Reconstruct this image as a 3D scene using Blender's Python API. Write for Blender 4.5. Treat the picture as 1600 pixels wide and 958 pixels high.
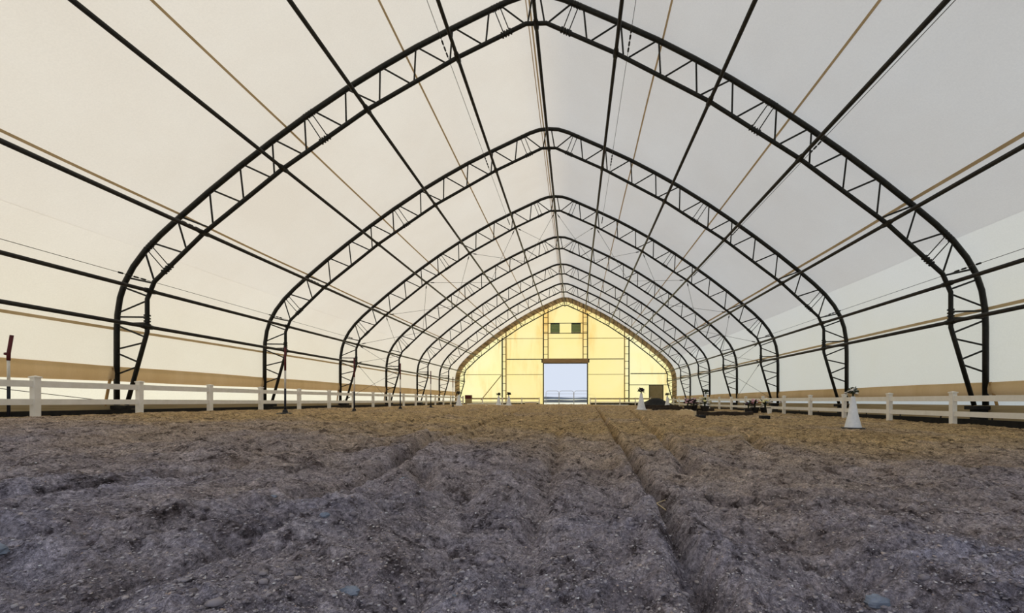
import bpy, math, random
import numpy as np
from mathutils import Vector, Matrix

# ------------------------------------------------------------------ camera, sky, sun, exposure
for o in list(bpy.data.objects):
    bpy.data.objects.remove(o)
scene = bpy.context.scene
COL = scene.collection
YAW = 0.0349
cam_data = bpy.data.cameras.new('camera')
cam_data.sensor_fit = 'HORIZONTAL'
cam_data.sensor_width = 36.0
cam_data.lens = 685.0 * 36.0 / 1600.0
cam_data.shift_x = -(874.0 - 800.0) / 1600.0
cam_data.shift_y = (626.26 - 479.0) / 1600.0
cam_data.clip_start = 0.05
cam_data.clip_end = 3000
cam = bpy.data.objects.new('camera', cam_data)
COL.objects.link(cam)
cam.location = (1.085, 0, 0)          # z = 0 is the eye level of the photograph
cam.rotation_euler = (math.pi / 2, 0, YAW)
scene.camera = cam

world = bpy.data.worlds.new('overcast_sky')
scene.world = world
world.use_nodes = True
bg = world.node_tree.nodes['Background']
bg.inputs['Color'].default_value = (0.80, 0.875, 1.02, 1)
bg.inputs['Strength'].default_value = 0.88

sun_data = bpy.data.lights.new('sun', 'SUN')
sun_data.energy = 2.35
sun_data.angle = math.radians(4)
sun_data.color = (1.0, 0.84, 0.54)
sun = bpy.data.objects.new('sun', sun_data)
COL.objects.link(sun)
SUN_DIR = Vector((-0.56, 0.72, 0.42))   # towards the sun: beyond the gable, to the left
sun.rotation_euler = SUN_DIR.to_track_quat('Z', 'Y').to_euler()

scene.view_settings.view_transform = 'Standard'
scene.view_settings.look = 'None'
scene.view_settings.exposure = 0.0
scene.view_settings.gamma = 1.0
scene.view_settings.use_curve_mapping = False
scene.cycles.use_denoising = True
scene.cycles.max_bounces = 8
scene.cycles.diffuse_bounces = 5
scene.cycles.transmission_bounces = 6

# ------------------------------------------------------------------ materials
def new_mat(name):
    m = bpy.data.materials.new(name)
    m.use_nodes = True
    nt = m.node_tree
    for n in list(nt.nodes):
        nt.nodes.remove(n)
    out = nt.nodes.new('ShaderNodeOutputMaterial')
    return m, nt, out

def noise(nt, scale, detail=3, rough=0.5, vec=None, stretch=None):
    tc = nt.nodes.new('ShaderNodeTexCoord')
    src = tc.outputs['Object']
    if stretch:
        mp = nt.nodes.new('ShaderNodeMapping')
        mp.inputs['Scale'].default_value = stretch
        nt.links.new(src, mp.inputs['Vector'])
        src = mp.outputs['Vector']
    n = nt.nodes.new('ShaderNodeTexNoise')
    n.inputs['Scale'].default_value = scale
    n.inputs['Detail'].default_value = detail
    n.inputs['Roughness'].default_value = rough
    nt.links.new(src, n.inputs['Vector'])
    return n.outputs['Fac']

def ramp(nt, fac, stops):
    r = nt.nodes.new('ShaderNodeValToRGB')
    el = r.color_ramp.elements
    while len(el) < len(stops):
        el.new(0.5)
    for e, (p, c) in zip(el, stops):
        e.position = p
        e.color = (*c, 1)
    nt.links.new(fac, r.inputs['Fac'])
    return r.outputs['Color']

def mixc(nt, a, b, fac, mode='MIX'):
    m = nt.nodes.new('ShaderNodeMix')
    m.data_type = 'RGBA'
    m.blend_type = mode
    for sock, v in ((m.inputs['Factor'], fac), (m.inputs[6], a), (m.inputs[7], b)):
        if isinstance(v, (float, int)):
            sock.default_value = v
        elif isinstance(v, tuple):
            sock.default_value = (*v, 1)
        else:
            nt.links.new(v, sock)
    return m.outputs[2]

def plain(name, c1, c2=None, rough=0.6, scale=6, metallic=0.0, bump=0.0, stretch=None, spec=0.3):
    m, nt, out = new_mat(name)
    p = nt.nodes.new('ShaderNodeBsdfPrincipled')
    p.inputs['Roughness'].default_value = rough
    p.inputs['Metallic'].default_value = metallic
    p.inputs['Specular IOR Level'].default_value = spec
    f = noise(nt, scale, 4, 0.6, stretch=stretch)
    nt.links.new(ramp(nt, f, [(0.35, c1), (0.65, c2 or tuple(v * 0.8 for v in c1))]), p.inputs['Base Color'])
    if bump:
        b = nt.nodes.new('ShaderNodeBump')
        b.inputs['Strength'].default_value = bump
        b.inputs['Distance'].default_value = 0.02
        nt.links.new(f, b.inputs['Height'])
        nt.links.new(b.outputs['Normal'], p.inputs['Normal'])
    nt.links.new(p.outputs['BSDF'], out.inputs['Surface'])
    return m

def cloth(name, c1, c2, trans, scale=0.35, stretch=None, stains=None):
    m, nt, out = new_mat(name)
    d = nt.nodes.new('ShaderNodeBsdfDiffuse')
    t = nt.nodes.new('ShaderNodeBsdfTranslucent')
    mx = nt.nodes.new('ShaderNodeMixShader')
    mx.inputs['Fac'].default_value = trans
    f = noise(nt, scale, 5, 0.62, stretch=stretch)
    col = ramp(nt, f, [(0.3, c1), (0.7, c2)])
    fine = noise(nt, 30, 2, 0.6)
    col = mixc(nt, col, ramp(nt, fine, [(0.3, (0.90, 0.90, 0.90)), (0.7, (1, 1, 1))]), 0.5, 'MULTIPLY')
    if stains:
        # rusty run marks that hang in bands of the sheet (their own shape, in the sheet's coordinates)
        g = noise(nt, 1.0, 4, 0.6, stretch=(0.55, 1, 0.16))
        g2 = noise(nt, 1.0, 5, 0.7, stretch=(2.2, 1, 0.25))
        a = ramp(nt, g, [(0.50, (0, 0, 0)), (0.72, (1, 1, 1))])
        b = ramp(nt, g2, [(0.40, (0, 0, 0)), (0.75, (1, 1, 1))])
        col = mixc(nt, col, stains, mixc(nt, a, b, 1.0, 'MULTIPLY'))
        # the sewn centre panels are an older, more yellowed cloth; rust has run down beside the door columns
        tc = nt.nodes.new('ShaderNodeTexCoord'); sp = nt.nodes.new('ShaderNodeSeparateXYZ')
        nt.links.new(tc.outputs['Object'], sp.inputs[0])
        ab = nt.nodes.new('ShaderNodeMath'); ab.operation = 'ABSOLUTE'; nt.links.new(sp.outputs['X'], ab.inputs[0])
        dv = nt.nodes.new('ShaderNodeMath'); dv.operation = 'DIVIDE'; nt.links.new(ab.outputs[0], dv.inputs[0]); dv.inputs[1].default_value = 12.0
        pan = ramp(nt, dv.outputs[0], [(0.0, (1, 1, 1)), (0.568, (1, 1, 1)), (0.572, (0, 0, 0))])
        col = mixc(nt, col, mixc(nt, col, (1.0, 0.93, 0.80), 1.0, 'MULTIPLY'), pan)
        run = ramp(nt, dv.outputs[0], [(0.10, (0, 0, 0)), (0.16, (.8, .8, .8)), (0.24, (.9, .9, .9)), (0.31, (0, 0, 0))])
        zz = nt.nodes.new('ShaderNodeMapRange'); nt.links.new(sp.outputs['Z'], zz.inputs['Value'])
        zz.inputs['From Min'].default_value = 4.5; zz.inputs['From Max'].default_value = 7.5
        n3 = ramp(nt, noise(nt, 1.0, 5, 0.65, stretch=(1.1, 1, 0.3)), [(0.38, (0, 0, 0)), (0.66, (1, 1, 1))])
        msk = mixc(nt, mixc(nt, run, n3, 1.0, 'MULTIPLY'), zz.outputs[0], 1.0, 'MULTIPLY')
        col = mixc(nt, col, (0.93, 0.62, 0.20), msk)
    nt.links.new(col, d.inputs['Color'])
    nt.links.new(col, t.inputs['Color'])
    nt.links.new(d.outputs[0], mx.inputs[1])
    nt.links.new(t.outputs[0], mx.inputs[2])
    nt.links.new(mx.outputs[0], out.inputs['Surface'])
    return m

M = {}
M['cover'] = cloth('roof_fabric', (0.87, 0.82, 0.735), (0.925, 0.89, 0.815), 0.62, 0.25)
M['cover_right_lit'] = cloth('right_wall_fabric_lit', (0.96, 0.92, 0.80), (0.98, 0.95, 0.86), 0.71, 0.25)  # brighter copy of the cover; light bounced from outside ground put into it
M['gable'] = cloth('gable_fabric', (0.95, 0.93, 0.52), (0.97, 0.96, 0.66), 0.74, 0.22, stains=(0.86, 0.56, 0.16))
M['skirt'] = cloth('skirt_fabric', (0.92, 0.90, 0.80), (0.96, 0.95, 0.88), 0.75, 0.4)
M['skirt_cool'] = cloth('pale_skirt_fabric', (0.80, 0.84, 0.84), (0.9, 0.92, 0.9), 0.6, 0.5, stretch=(1, 0.4, 3))
M['band'] = cloth('tan_fabric', (0.55, 0.38, 0.19), (0.66, 0.48, 0.27), 0.30, 1.2, stretch=(1, 1, 0.12))
M['seam'] = cloth('seam_tape', (0.50, 0.37, 0.20), (0.60, 0.46, 0.28), 0.30, 2.0)
M['wrap'] = cloth('brown_cover_wrap', (0.16, 0.10, 0.04), (0.62, 0.46, 0.26), 0.25, 1.8)
M['steel'] = plain('dark_painted_steel', (0.007, 0.0075, 0.006), (0.016, 0.015, 0.011), 0.5, 9, spec=0.22)
M['steel_foot'] = plain('weathered_steel', (0.030, 0.034, 0.028), (0.055, 0.06, 0.05), 0.45, 5, spec=0.4)
M['keder'] = plain('brown_edge_strip', (0.05, 0.036, 0.022), (0.09, 0.066, 0.042), 0.6, 6)
M['purlin'] = plain('purlin_steel', (0.012, 0.011, 0.009), (0.028, 0.024, 0.017), 0.45, 7, spec=0.3)
M['cable'] = plain('cable_steel', (0.05, 0.045, 0.035), (0.09, 0.08, 0.06), 0.4, 20)
M['galv'] = plain('galvanised_pipe', (0.35, 0.36, 0.36), (0.5, 0.5, 0.5), 0.4, 10, metallic=0.3)
M['rust'] = plain('rusty_steel', (0.25, 0.14, 0.04), (0.36, 0.22, 0.08), 0.7, 4)
M['vinyl'] = plain('white_vinyl', (0.76, 0.73, 0.65), (0.84, 0.81, 0.74), 0.4, 5, spec=0.4)
M['vinyl_tan'] = plain('tan_vinyl', (0.42, 0.34, 0.16), (0.52, 0.44, 0.24), 0.5, 5)
M['black'] = plain('black_rubber', (0.006, 0.006, 0.007), (0.015, 0.014, 0.013), 0.7, 8)
M['black_matte'] = plain('black_plastic', (0.008, 0.008, 0.009), (0.02, 0.018, 0.016), 0.55, 8)
M['board'] = plain('weathered_board', (0.30, 0.24, 0.13), (0.42, 0.34, 0.2), 0.8, 3, stretch=(1, 0.3, 8))
M['wood_light'] = plain('pale_wood', (0.55, 0.42, 0.24), (0.68, 0.54, 0.34), 0.7, 8, stretch=(1, 1, 6))
M['wood_dark'] = plain('dark_wood', (0.022, 0.015, 0.010), (0.05, 0.035, 0.022), 0.75, 6, bump=0.3)
M['maroon'] = plain('maroon_paint', (0.07, 0.008, 0.012), (0.11, 0.012, 0.016), 0.5, 8)
M['pole_white'] = plain('pole_white', (0.62, 0.58, 0.50), (0.72, 0.68, 0.60), 0.5, 8)
M['pole_navy'] = plain('pole_navy', (0.008, 0.010, 0.018), (0.016, 0.02, 0.034), 0.5, 8)
M['cone'] = plain('white_cone_plastic', (0.74, 0.77, 0.80), (0.84, 0.86, 0.88), 0.4, 14)
M['header'] = plain('tan_brown_metal', (0.30, 0.19, 0.08), (0.38, 0.26, 0.13), 0.55, 2, stretch=(1, 1, 8))
M['door'] = plain('drab_door_paint', (0.26, 0.21, 0.10), (0.32, 0.26, 0.14), 0.6, 1.5)
M['louvre'] = plain('green_louvre', (0.12, 0.20, 0.08), (0.17, 0.26, 0.11), 0.5, 6)
M['leaf'] = plain('dark_leaf', (0.012, 0.022, 0.010), (0.03, 0.05, 0.02), 0.6, 20)
M['petal_white'] = plain('white_petal', (0.80, 0.78, 0.72), (0.9, 0.88, 0.84), 0.6, 20)
M['petal_pink'] = plain('pink_petal', (0.62, 0.34, 0.40), (0.75, 0.5, 0.55), 0.6, 20)
M['petal_yellow'] = plain('yellow_petal', (0.78, 0.72, 0.32), (0.86, 0.82, 0.5), 0.6, 20)
M['petal_purple'] = plain('purple_petal', (0.015, 0.008, 0.018), (0.05, 0.02, 0.055), 0.6, 20)
M['petal_red'] = plain('red_petal', (0.34, 0.07, 0.07), (0.46, 0.16, 0.13), 0.6, 20)
M['snow'] = plain('pale_ground', (0.86, 0.86, 0.62), (0.95, 0.95, 0.82), 0.9, 0.2)
M['far_dark'] = plain('distant_brush', (0.05, 0.06, 0.06), (0.12, 0.13, 0.14), 0.9, 0.05)
M['far_trees'] = plain('distant_trees', (0.10, 0.12, 0.15), (0.17, 0.20, 0.24), 0.9, 0.05)
M['stone'] = plain('grey_stone', (0.13, 0.16, 0.21), (0.22, 0.25, 0.31), 0.7, 18, bump=0.4)

def cool_light_zone(nt):  # mask growing towards the camera, for the painted cool daylight tint
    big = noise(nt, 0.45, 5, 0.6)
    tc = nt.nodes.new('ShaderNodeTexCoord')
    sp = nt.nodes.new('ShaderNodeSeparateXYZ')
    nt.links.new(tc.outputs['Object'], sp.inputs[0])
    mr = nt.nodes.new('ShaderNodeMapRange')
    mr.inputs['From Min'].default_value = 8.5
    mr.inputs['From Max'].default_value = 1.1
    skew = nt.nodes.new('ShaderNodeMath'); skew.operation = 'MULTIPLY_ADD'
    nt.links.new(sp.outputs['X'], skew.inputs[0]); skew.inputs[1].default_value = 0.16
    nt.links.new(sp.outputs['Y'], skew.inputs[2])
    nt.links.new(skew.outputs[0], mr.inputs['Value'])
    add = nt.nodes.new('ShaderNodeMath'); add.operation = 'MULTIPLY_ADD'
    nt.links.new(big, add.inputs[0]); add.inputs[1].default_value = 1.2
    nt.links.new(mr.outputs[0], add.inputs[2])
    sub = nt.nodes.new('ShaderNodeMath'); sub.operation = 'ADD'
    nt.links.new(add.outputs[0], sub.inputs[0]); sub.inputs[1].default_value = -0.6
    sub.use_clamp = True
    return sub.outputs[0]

def dirt_material():
    m, nt, out = new_mat('arena_footing')
    p = nt.nodes.new('ShaderNodeBsdfPrincipled')
    p.inputs['Roughness'].default_value = 0.9
    p.inputs['Specular IOR Level'].default_value = 0.1
    big = noise(nt, 0.45, 5, 0.6)
    mid = noise(nt, 4.0, 6, 0.7)
    fine = noise(nt, 55.0, 5, 0.75)
    brown = ramp(nt, mid, [(0.25, (0.44, 0.295, 0.138)), (0.75, (0.73, 0.535, 0.290))])
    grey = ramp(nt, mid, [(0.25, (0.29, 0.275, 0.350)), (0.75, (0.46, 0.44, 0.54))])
    # bluish grey towards the camera: cool daylight painted into the brown footing colour
    col = mixc(nt, brown, grey, cool_light_zone(nt))
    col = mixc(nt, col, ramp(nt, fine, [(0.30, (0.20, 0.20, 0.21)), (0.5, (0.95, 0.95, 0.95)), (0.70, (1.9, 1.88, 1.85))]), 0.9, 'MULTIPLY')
    # damp and dry clod tones, with shade between clods painted into the colour
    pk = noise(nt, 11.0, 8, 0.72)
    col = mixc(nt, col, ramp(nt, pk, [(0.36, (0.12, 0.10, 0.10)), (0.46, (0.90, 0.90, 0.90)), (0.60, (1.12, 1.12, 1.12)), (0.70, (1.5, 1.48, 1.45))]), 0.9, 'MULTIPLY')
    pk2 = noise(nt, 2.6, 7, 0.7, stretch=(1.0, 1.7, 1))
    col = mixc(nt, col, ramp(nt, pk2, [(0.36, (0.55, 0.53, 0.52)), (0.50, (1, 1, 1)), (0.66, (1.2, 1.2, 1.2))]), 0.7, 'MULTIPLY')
    pk3 = noise(nt, 7.0, 6, 0.7, stretch=(1.0, 0.32, 1))  # stretched dark marks paint the shaded steps of low bumps
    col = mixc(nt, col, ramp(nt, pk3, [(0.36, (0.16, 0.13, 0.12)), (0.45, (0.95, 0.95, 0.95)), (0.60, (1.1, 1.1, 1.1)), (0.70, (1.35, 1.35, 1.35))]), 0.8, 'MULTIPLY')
    nt.links.new(col, p.inputs['Base Color'])
    b1 = nt.nodes.new('ShaderNodeBump')
    b1.inputs['Strength'].default_value = 1.0
    b1.inputs['Distance'].default_value = 0.06
    nt.links.new(noise(nt, 16, 6, 0.75), b1.inputs['Height'])
    b2 = nt.nodes.new('ShaderNodeBump')
    b2.inputs['Strength'].default_value = 0.9
    b2.inputs['Distance'].default_value = 0.010
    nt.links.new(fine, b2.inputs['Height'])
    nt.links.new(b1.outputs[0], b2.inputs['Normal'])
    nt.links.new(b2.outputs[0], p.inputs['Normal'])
    nt.links.new(p.outputs[0], out.inputs['Surface'])
    return m
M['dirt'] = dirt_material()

def clod_material():
    m, nt, out = new_mat('clod_bits')
    p = nt.nodes.new('ShaderNodeBsdfPrincipled')
    p.inputs['Roughness'].default_value = 0.8
    p.inputs['Specular IOR Level'].default_value = 0.2
    at = nt.nodes.new('ShaderNodeAttribute'); at.attribute_name = 'tone'
    c = ramp(nt, at.outputs['Fac'], [(0.0, (0.12, 0.11, 0.13)), (0.55, (0.30, 0.285, 0.33)), (0.90, (0.46, 0.45, 0.50)), (0.96, (0.36, 0.26, 0.22)), (0.985, (0.75, 0.75, 0.78))])
    cb = ramp(nt, at.outputs['Fac'], [(0.0, (0.14, 0.09, 0.04)), (0.6, (0.42, 0.29, 0.14)), (0.96, (0.62, 0.46, 0.25)), (0.985, (0.8, 0.78, 0.7))])
    nt.links.new(mixc(nt, cb, c, cool_light_zone(nt)), p.inputs['Base Color'])  # clods take the same painted daylight tint near the camera
    nt.links.new(p.outputs[0], out.inputs['Surface'])
    return m
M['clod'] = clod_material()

# ------------------------------------------------------------------ mesh helpers
class MB:
    def __init__(self):
        self.v = []; self.f = []
    def add(self, vs, fs):
        b = len(self.v)
        self.v += [tuple(p) for p in vs]
        self.f += [tuple(i + b for i in f) for f in fs]
        return self
    def box(self, x0, y0, z0, x1, y1, z1):
        vs = [(x, y, z) for z in (z0, z1) for y in (y0, y1) for x in (x0, x1)]
        return self.add(vs, [(0, 2, 3, 1), (4, 5, 7, 6), (0, 1, 5, 4), (2, 6, 7, 3), (0, 4, 6, 2), (1, 3, 7, 5)])
    def tube(self, pts, r, n=8):
        pts = [Vector(p) for p in pts]
        rings = []
        for i, p in enumerate(pts):
            if i == 0: d = pts[1] - p
            elif i == len(pts) - 1: d = p - pts[i - 1]
            else: d = (pts[i + 1] - p).normalized() + (p - pts[i - 1]).normalized()
            d.normalize()
            ref = Vector((0, 1, 0)) if abs(d.y) < 0.9 else Vector((0, 0, 1))
            a = d.cross(ref).normalized(); b = d.cross(a).normalized()
            rr = r[i] if isinstance(r, (list, tuple)) else r
            rings.append([p + (a * math.cos(t) + b * math.sin(t)) * rr for t in [2 * math.pi * k / n for k in range(n)]])
        vs = [q for ring in rings for q in ring]
        fs = []
        for i in range(len(pts) - 1):
            for k in range(n):
                k2 = (k + 1) % n
                fs.append((i * n + k, i * n + k2, (i + 1) * n + k2, (i + 1) * n + k))
        fs.append(tuple(range(n))[::-1])
        fs.append(tuple((len(pts) - 1) * n + k for k in range(n)))
        return self.add(vs, fs)
    def lathe(self, c, prof, n=20):
        vs = []; fs = []
        for (r, z) in prof:
            vs += [(c[0] + r * math.cos(2 * math.pi * k / n), c[1] + r * math.sin(2 * math.pi * k / n), c[2] + z) for k in range(n)]
        for i in range(len(prof) - 1):
            for k in range(n):
                k2 = (k + 1) % n
                fs.append((i * n + k, i * n + k2, (i + 1) * n + k2, (i + 1) * n + k))
        fs.append(tuple(range(n))[::-1])
        fs.append(tuple((len(prof) - 1) * n + k for k in range(n)))
        return self.add(vs, fs)
    def blob(self, c, rx, ry, rz, rnd, jit=0.2, n=8, m=5):
        vs = [(c[0], c[1], c[2] - rz)]
        for i in range(1, m):
            ph = -math.pi / 2 + math.pi * i / m
            for k in range(n):
                t = 2 * math.pi * k / n
                j = 1 + rnd.uniform(-jit, jit)
                vs.append((c[0] + rx * j * math.cos(ph) * math.cos(t), c[1] + ry * j * math.cos(ph) * math.sin(t), c[2] + rz * j * math.sin(ph)))
        vs.append((c[0], c[1], c[2] + rz))
        fs = [(0, 1 + (k + 1) % n, 1 + k) for k in range(n)]
        for i in range(m - 2):
            for k in range(n):
                a = 1 + i * n + k; b = 1 + i * n + (k + 1) % n
                fs.append((a, b, b + n, a + n))
        top = len(vs) - 1; b0 = 1 + (m - 2) * n
        fs += [(b0 + k, b0 + (k + 1) % n, top) for k in range(n)]
        return self.add(vs, fs)
    def build(self, name, mat, parent=None, smooth=False, bevel=0):
        off = Vector((0, 0, 0))
        q = parent
        while q is not None:
            off += q.location; q = q.parent
        me = bpy.data.meshes.new(name)
        me.from_pydata([(x - off.x, y - off.y, z - off.z) for x, y, z in self.v], [], self.f)
        me.validate()
        me.update()
        if smooth:
            me.polygons.foreach_set('use_smooth', [True] * len(me.polygons))
        me.materials.append(mat)
        o = bpy.data.objects.new(name, me)
        COL.objects.link(o)
        if parent is not None: o.parent = parent
        if bevel:
            b = o.modifiers.new('bevel', 'BEVEL'); b.width = bevel; b.segments = 2; b.limit_method = 'ANGLE'
        return o

def tag(o, label=None, cat=None, group=None, kind=None):
    if label: o['label'] = label
    if cat: o['category'] = cat
    if group: o['group'] = group
    if kind: o['kind'] = kind
    return o

def thing(name, loc, label, cat, group=None):
    o = bpy.data.objects.new(name, None)
    o.empty_display_size = 0.1
    COL.objects.link(o)
    o.location = loc
    return tag(o, label, cat, group)

def copy_child(src, parent):
    c = src.copy(); COL.objects.link(c); c.parent = parent
    return c

def copy_tree(root, loc, label):
    r = root.copy(); COL.objects.link(r); r.location = loc; r['label'] = label
    for ch in list(root.children):
        c = copy_child(ch, r)
        for g in list(ch.children):
            copy_child(g, c)
    return r

# ------------------------------------------------------------------ arena floor
rng = np.random.RandomState(7)
TAB = rng.rand(256, 256)
def vn(x, y, seed=0):
    x = x + 37.7 * seed; y = y + 91.3 * seed
    xi = np.floor(x).astype(np.int64); yi = np.floor(y).astype(np.int64)
    fx = x - xi; fy = y - yi
    fx = fx * fx * (3 - 2 * fx); fy = fy * fy * (3 - 2 * fy)
    a = TAB[xi & 255, yi & 255]; b = TAB[(xi + 1) & 255, yi & 255]
    c = TAB[xi & 255, (yi + 1) & 255]; d = TAB[(xi + 1) & 255, (yi + 1) & 255]
    return (a + (b - a) * fx) * (1 - fy) + (c + (d - c) * fx) * fy - 0.5

XS = [-13, -11, -6, -2, 1, 4.6, 7.4, 11, 13]
NEAR = [-.38, -.38, -.37, -.52, -.60, -.63, -.69, -.68, -.68]
FAR = [-.42, -.42, -.42, -.42, -.43, -.49, -.53, -.62, -.62]
def macro(x, y):
    t = np.clip((y - 5.0) / 25.0, 0, 1); t = t * t * (3 - 2 * t)
    return np.interp(x, XS, NEAR) * (1 - t) + np.interp(x, XS, FAR) * t

GROOVES = [
    ([(2.49, 29.98), (1.67, 4.65), (1.61, 3.48), (1.58, 2.38), (1.52, 1.85), (1.49, 1.52), (1.46, 1.0)], .050, .065),
    ([(-1.88, 29.83), (-0.72, 6.19), (-0.45, 3.73), (-0.28, 2.72), (-0.32, 1.97), (-0.56, 1.63), (-1.2, 1.3)], .075, .085),
    ([(-1.01, 5.5), (-1.14, 3.96), (-1.33, 3.38), (-1.46, 2.99), (-1.55, 2.5), (-1.58, 2.09), (-1.9, 1.7)], .08, .080),
    ([(-2.94, 18.78), (-2.62, 9.72), (-2.66, 6.32), (-2.75, 4.5)], .10, .070),
    ([(3.87, 22.04), (2.42, 6.5), (2.2, 4.43), (2.0, 3.65)], .08, .065),
    ([(1.56, 1.64), (1.84, 1.62), (2.11, 1.60), (2.6, 1.64), (3.2, 1.7)], .035, .035),
    ([(4.19, 3.14), (3.17, 2.66), (2.34, 2.48), (1.93, 2.54)], .06, .030),
    ([(5.79, 7.82), (6.28, 6.63), (6.6, 5.62)], .10, .05),
    ([(0.3, 29.9), (0.87, 5.57), (0.91, 3.07), (0.89, 2.01), (0.87, 1.49)], .07, .025),
    ([(-1.6, 5.0), (-2.1, 3.9), (-2.9, 3.2), (-4.0, 2.7)], .09, .065),
    ([(-.1, 3.4), (.25, 2.45), (.05, 1.95), (-.15, 1.6)], .06, .045),
    ([(3.9, 7.2), (3.3, 5.2), (3.5, 4.1), (4.6, 3.6)], .09, .06),
    ([(0.1, 2.0), (-0.1, 1.6), (-0.25, 1.3)], .05, .035),
    ([(-4.5, 14), (-4.6, 9), (-5.2, 6)], .12, .04),
    ([(5.2, 20), (4.4, 10), (4.6, 6)], .12, .03),
    ([(-0.9, 44), (0.2, 20), (0.45, 9)], .09, .03),
    ([(1.9, 44), (1.5, 18), (1.3, 9)], .09, .03),
]
HOLES = [(-.47, 1.62, .07, .05), (.62, 1.98, .08, .04), (-.55, 1.27, .07, .05), (1.9, 1.45, .10, .035), (-.2, 3.3, .2, .03)]

def ground_height(x, y):
    h = macro(x, y)
    near = np.clip((14 - y) / 12, 0.45, 1)
    wx = x + 0.35 * vn(x * .5, y * .35, 5)
    h = h + near * 0.12 * vn(wx * 1.7, y * 0.30, 1)
    h = h + near * 0.085 * vn(wx * 1.3 + y * .25, y * 0.9, 2)
    h = h + near * 0.075 * vn(wx * 4.5, y * 0.7, 3)
    h = h + near * 0.055 * vn(x * 3.1, y * 2.7, 4)
    h = h + near * 0.035 * (0.5 - np.abs(vn(wx * 2.3, y * 1.6, 14)) * 2)
    h = h + 0.030 * vn(x * 8, y * 7, 6) + 0.026 * (0.5 - 2 * np.abs(vn(x * 6.1, y * 6.6, 15)))
    r = 1 - 2 * np.abs(vn(x * 17, y * 15, 7))
    h = h + 0.022 * r
    h = h + 0.020 * vn(x * 34, y * 34, 8)
    h = h + 0.011 * (1 - 2 * np.abs(vn(x * 70, y * 66, 9)))
    h = h + 0.0055 * vn(x * 150, y * 150, 10)
    for pts, w, dep in GROOVES:
        best = np.full(x.shape, 9.0); 
        wob = 0.03 * vn(x * 3, y * 3, 12)
        for (ax, ay), (bx, by) in zip(pts[:-1], pts[1:]):
            dx, dy = bx - ax, by - ay
            t = np.clip(((x - ax) * dx + (y - ay) * dy) / (dx * dx + dy * dy), 0, 1)
            dd = np.hypot(x - (ax + t * dx), y - (ay + t * dy))
            best = np.minimum(best, dd)
        best = best + wob
        h = h - 1.7 * dep * np.exp(-(best / w) ** 2) + 0.6 * dep * np.exp(-((best - 2.2 * w) / (1.3 * w)) ** 2)
    for hx, hy, w, dep in HOLES:
        d = np.hypot(x - hx, (y - hy) * 1.2)
        h = h - dep * np.exp(-(d / w) ** 2) + .3 * dep * np.exp(-((d - 1.8 * w) / (.8 * w)) ** 2)
    return h

def gz(x, y):
    return float(ground_height(np.array([float(x)]), np.array([float(y)]))[0])

def make_floor():
    ys = list(np.arange(-4.0, 0.7, 0.12))
    y = 0.7
    while y < 49.0:
        ys.append(y); y *= 1.0043
    ys.append(49.25)
    ys = np.array(ys)
    u = np.linspace(-1, 1, 1000)
    # denser columns around the camera's side position
    a = 3.4
    s = np.sinh(a * u) / math.sinh(a)
    xs = np.where(s < 0, 1.0 + s * 13.3, 1.0 + s * 11.3)
    X, Y = np.meshgrid(xs, ys)
    Z = ground_height(X.ravel(), Y.ravel())
    n = X.size; W = X.shape[1]; H = X.shape[0]
    co = np.stack([X.ravel(), Y.ravel(), Z], 1).astype(np.float32)
    i = np.arange(n).reshape(H, W)
    q = np.stack([i[:-1, :-1], i[:-1, 1:], i[1:, 1:], i[1:, :-1]], -1).reshape(-1, 4)
    me = bpy.data.meshes.new('floor')
    me.vertices.add(n); me.vertices.foreach_set('co', co.ravel())
    me.loops.add(q.size); me.loops.foreach_set('vertex_index', q.ravel().astype(np.int32))
    me.polygons.add(len(q)); me.polygons.foreach_set('loop_start', (np.arange(len(q)) * 4).astype(np.int32))
    me.polygons.foreach_set('loop_total', np.full(len(q), 4, dtype=np.int32))
    me.polygons.foreach_set('use_smooth', np.ones(len(q), dtype=bool))
    me.update(calc_edges=True)
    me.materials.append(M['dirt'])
    o = bpy.data.objects.new('floor', me); COL.objects.link(o)
    tag(o, kind='structure')
make_floor()

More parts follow.
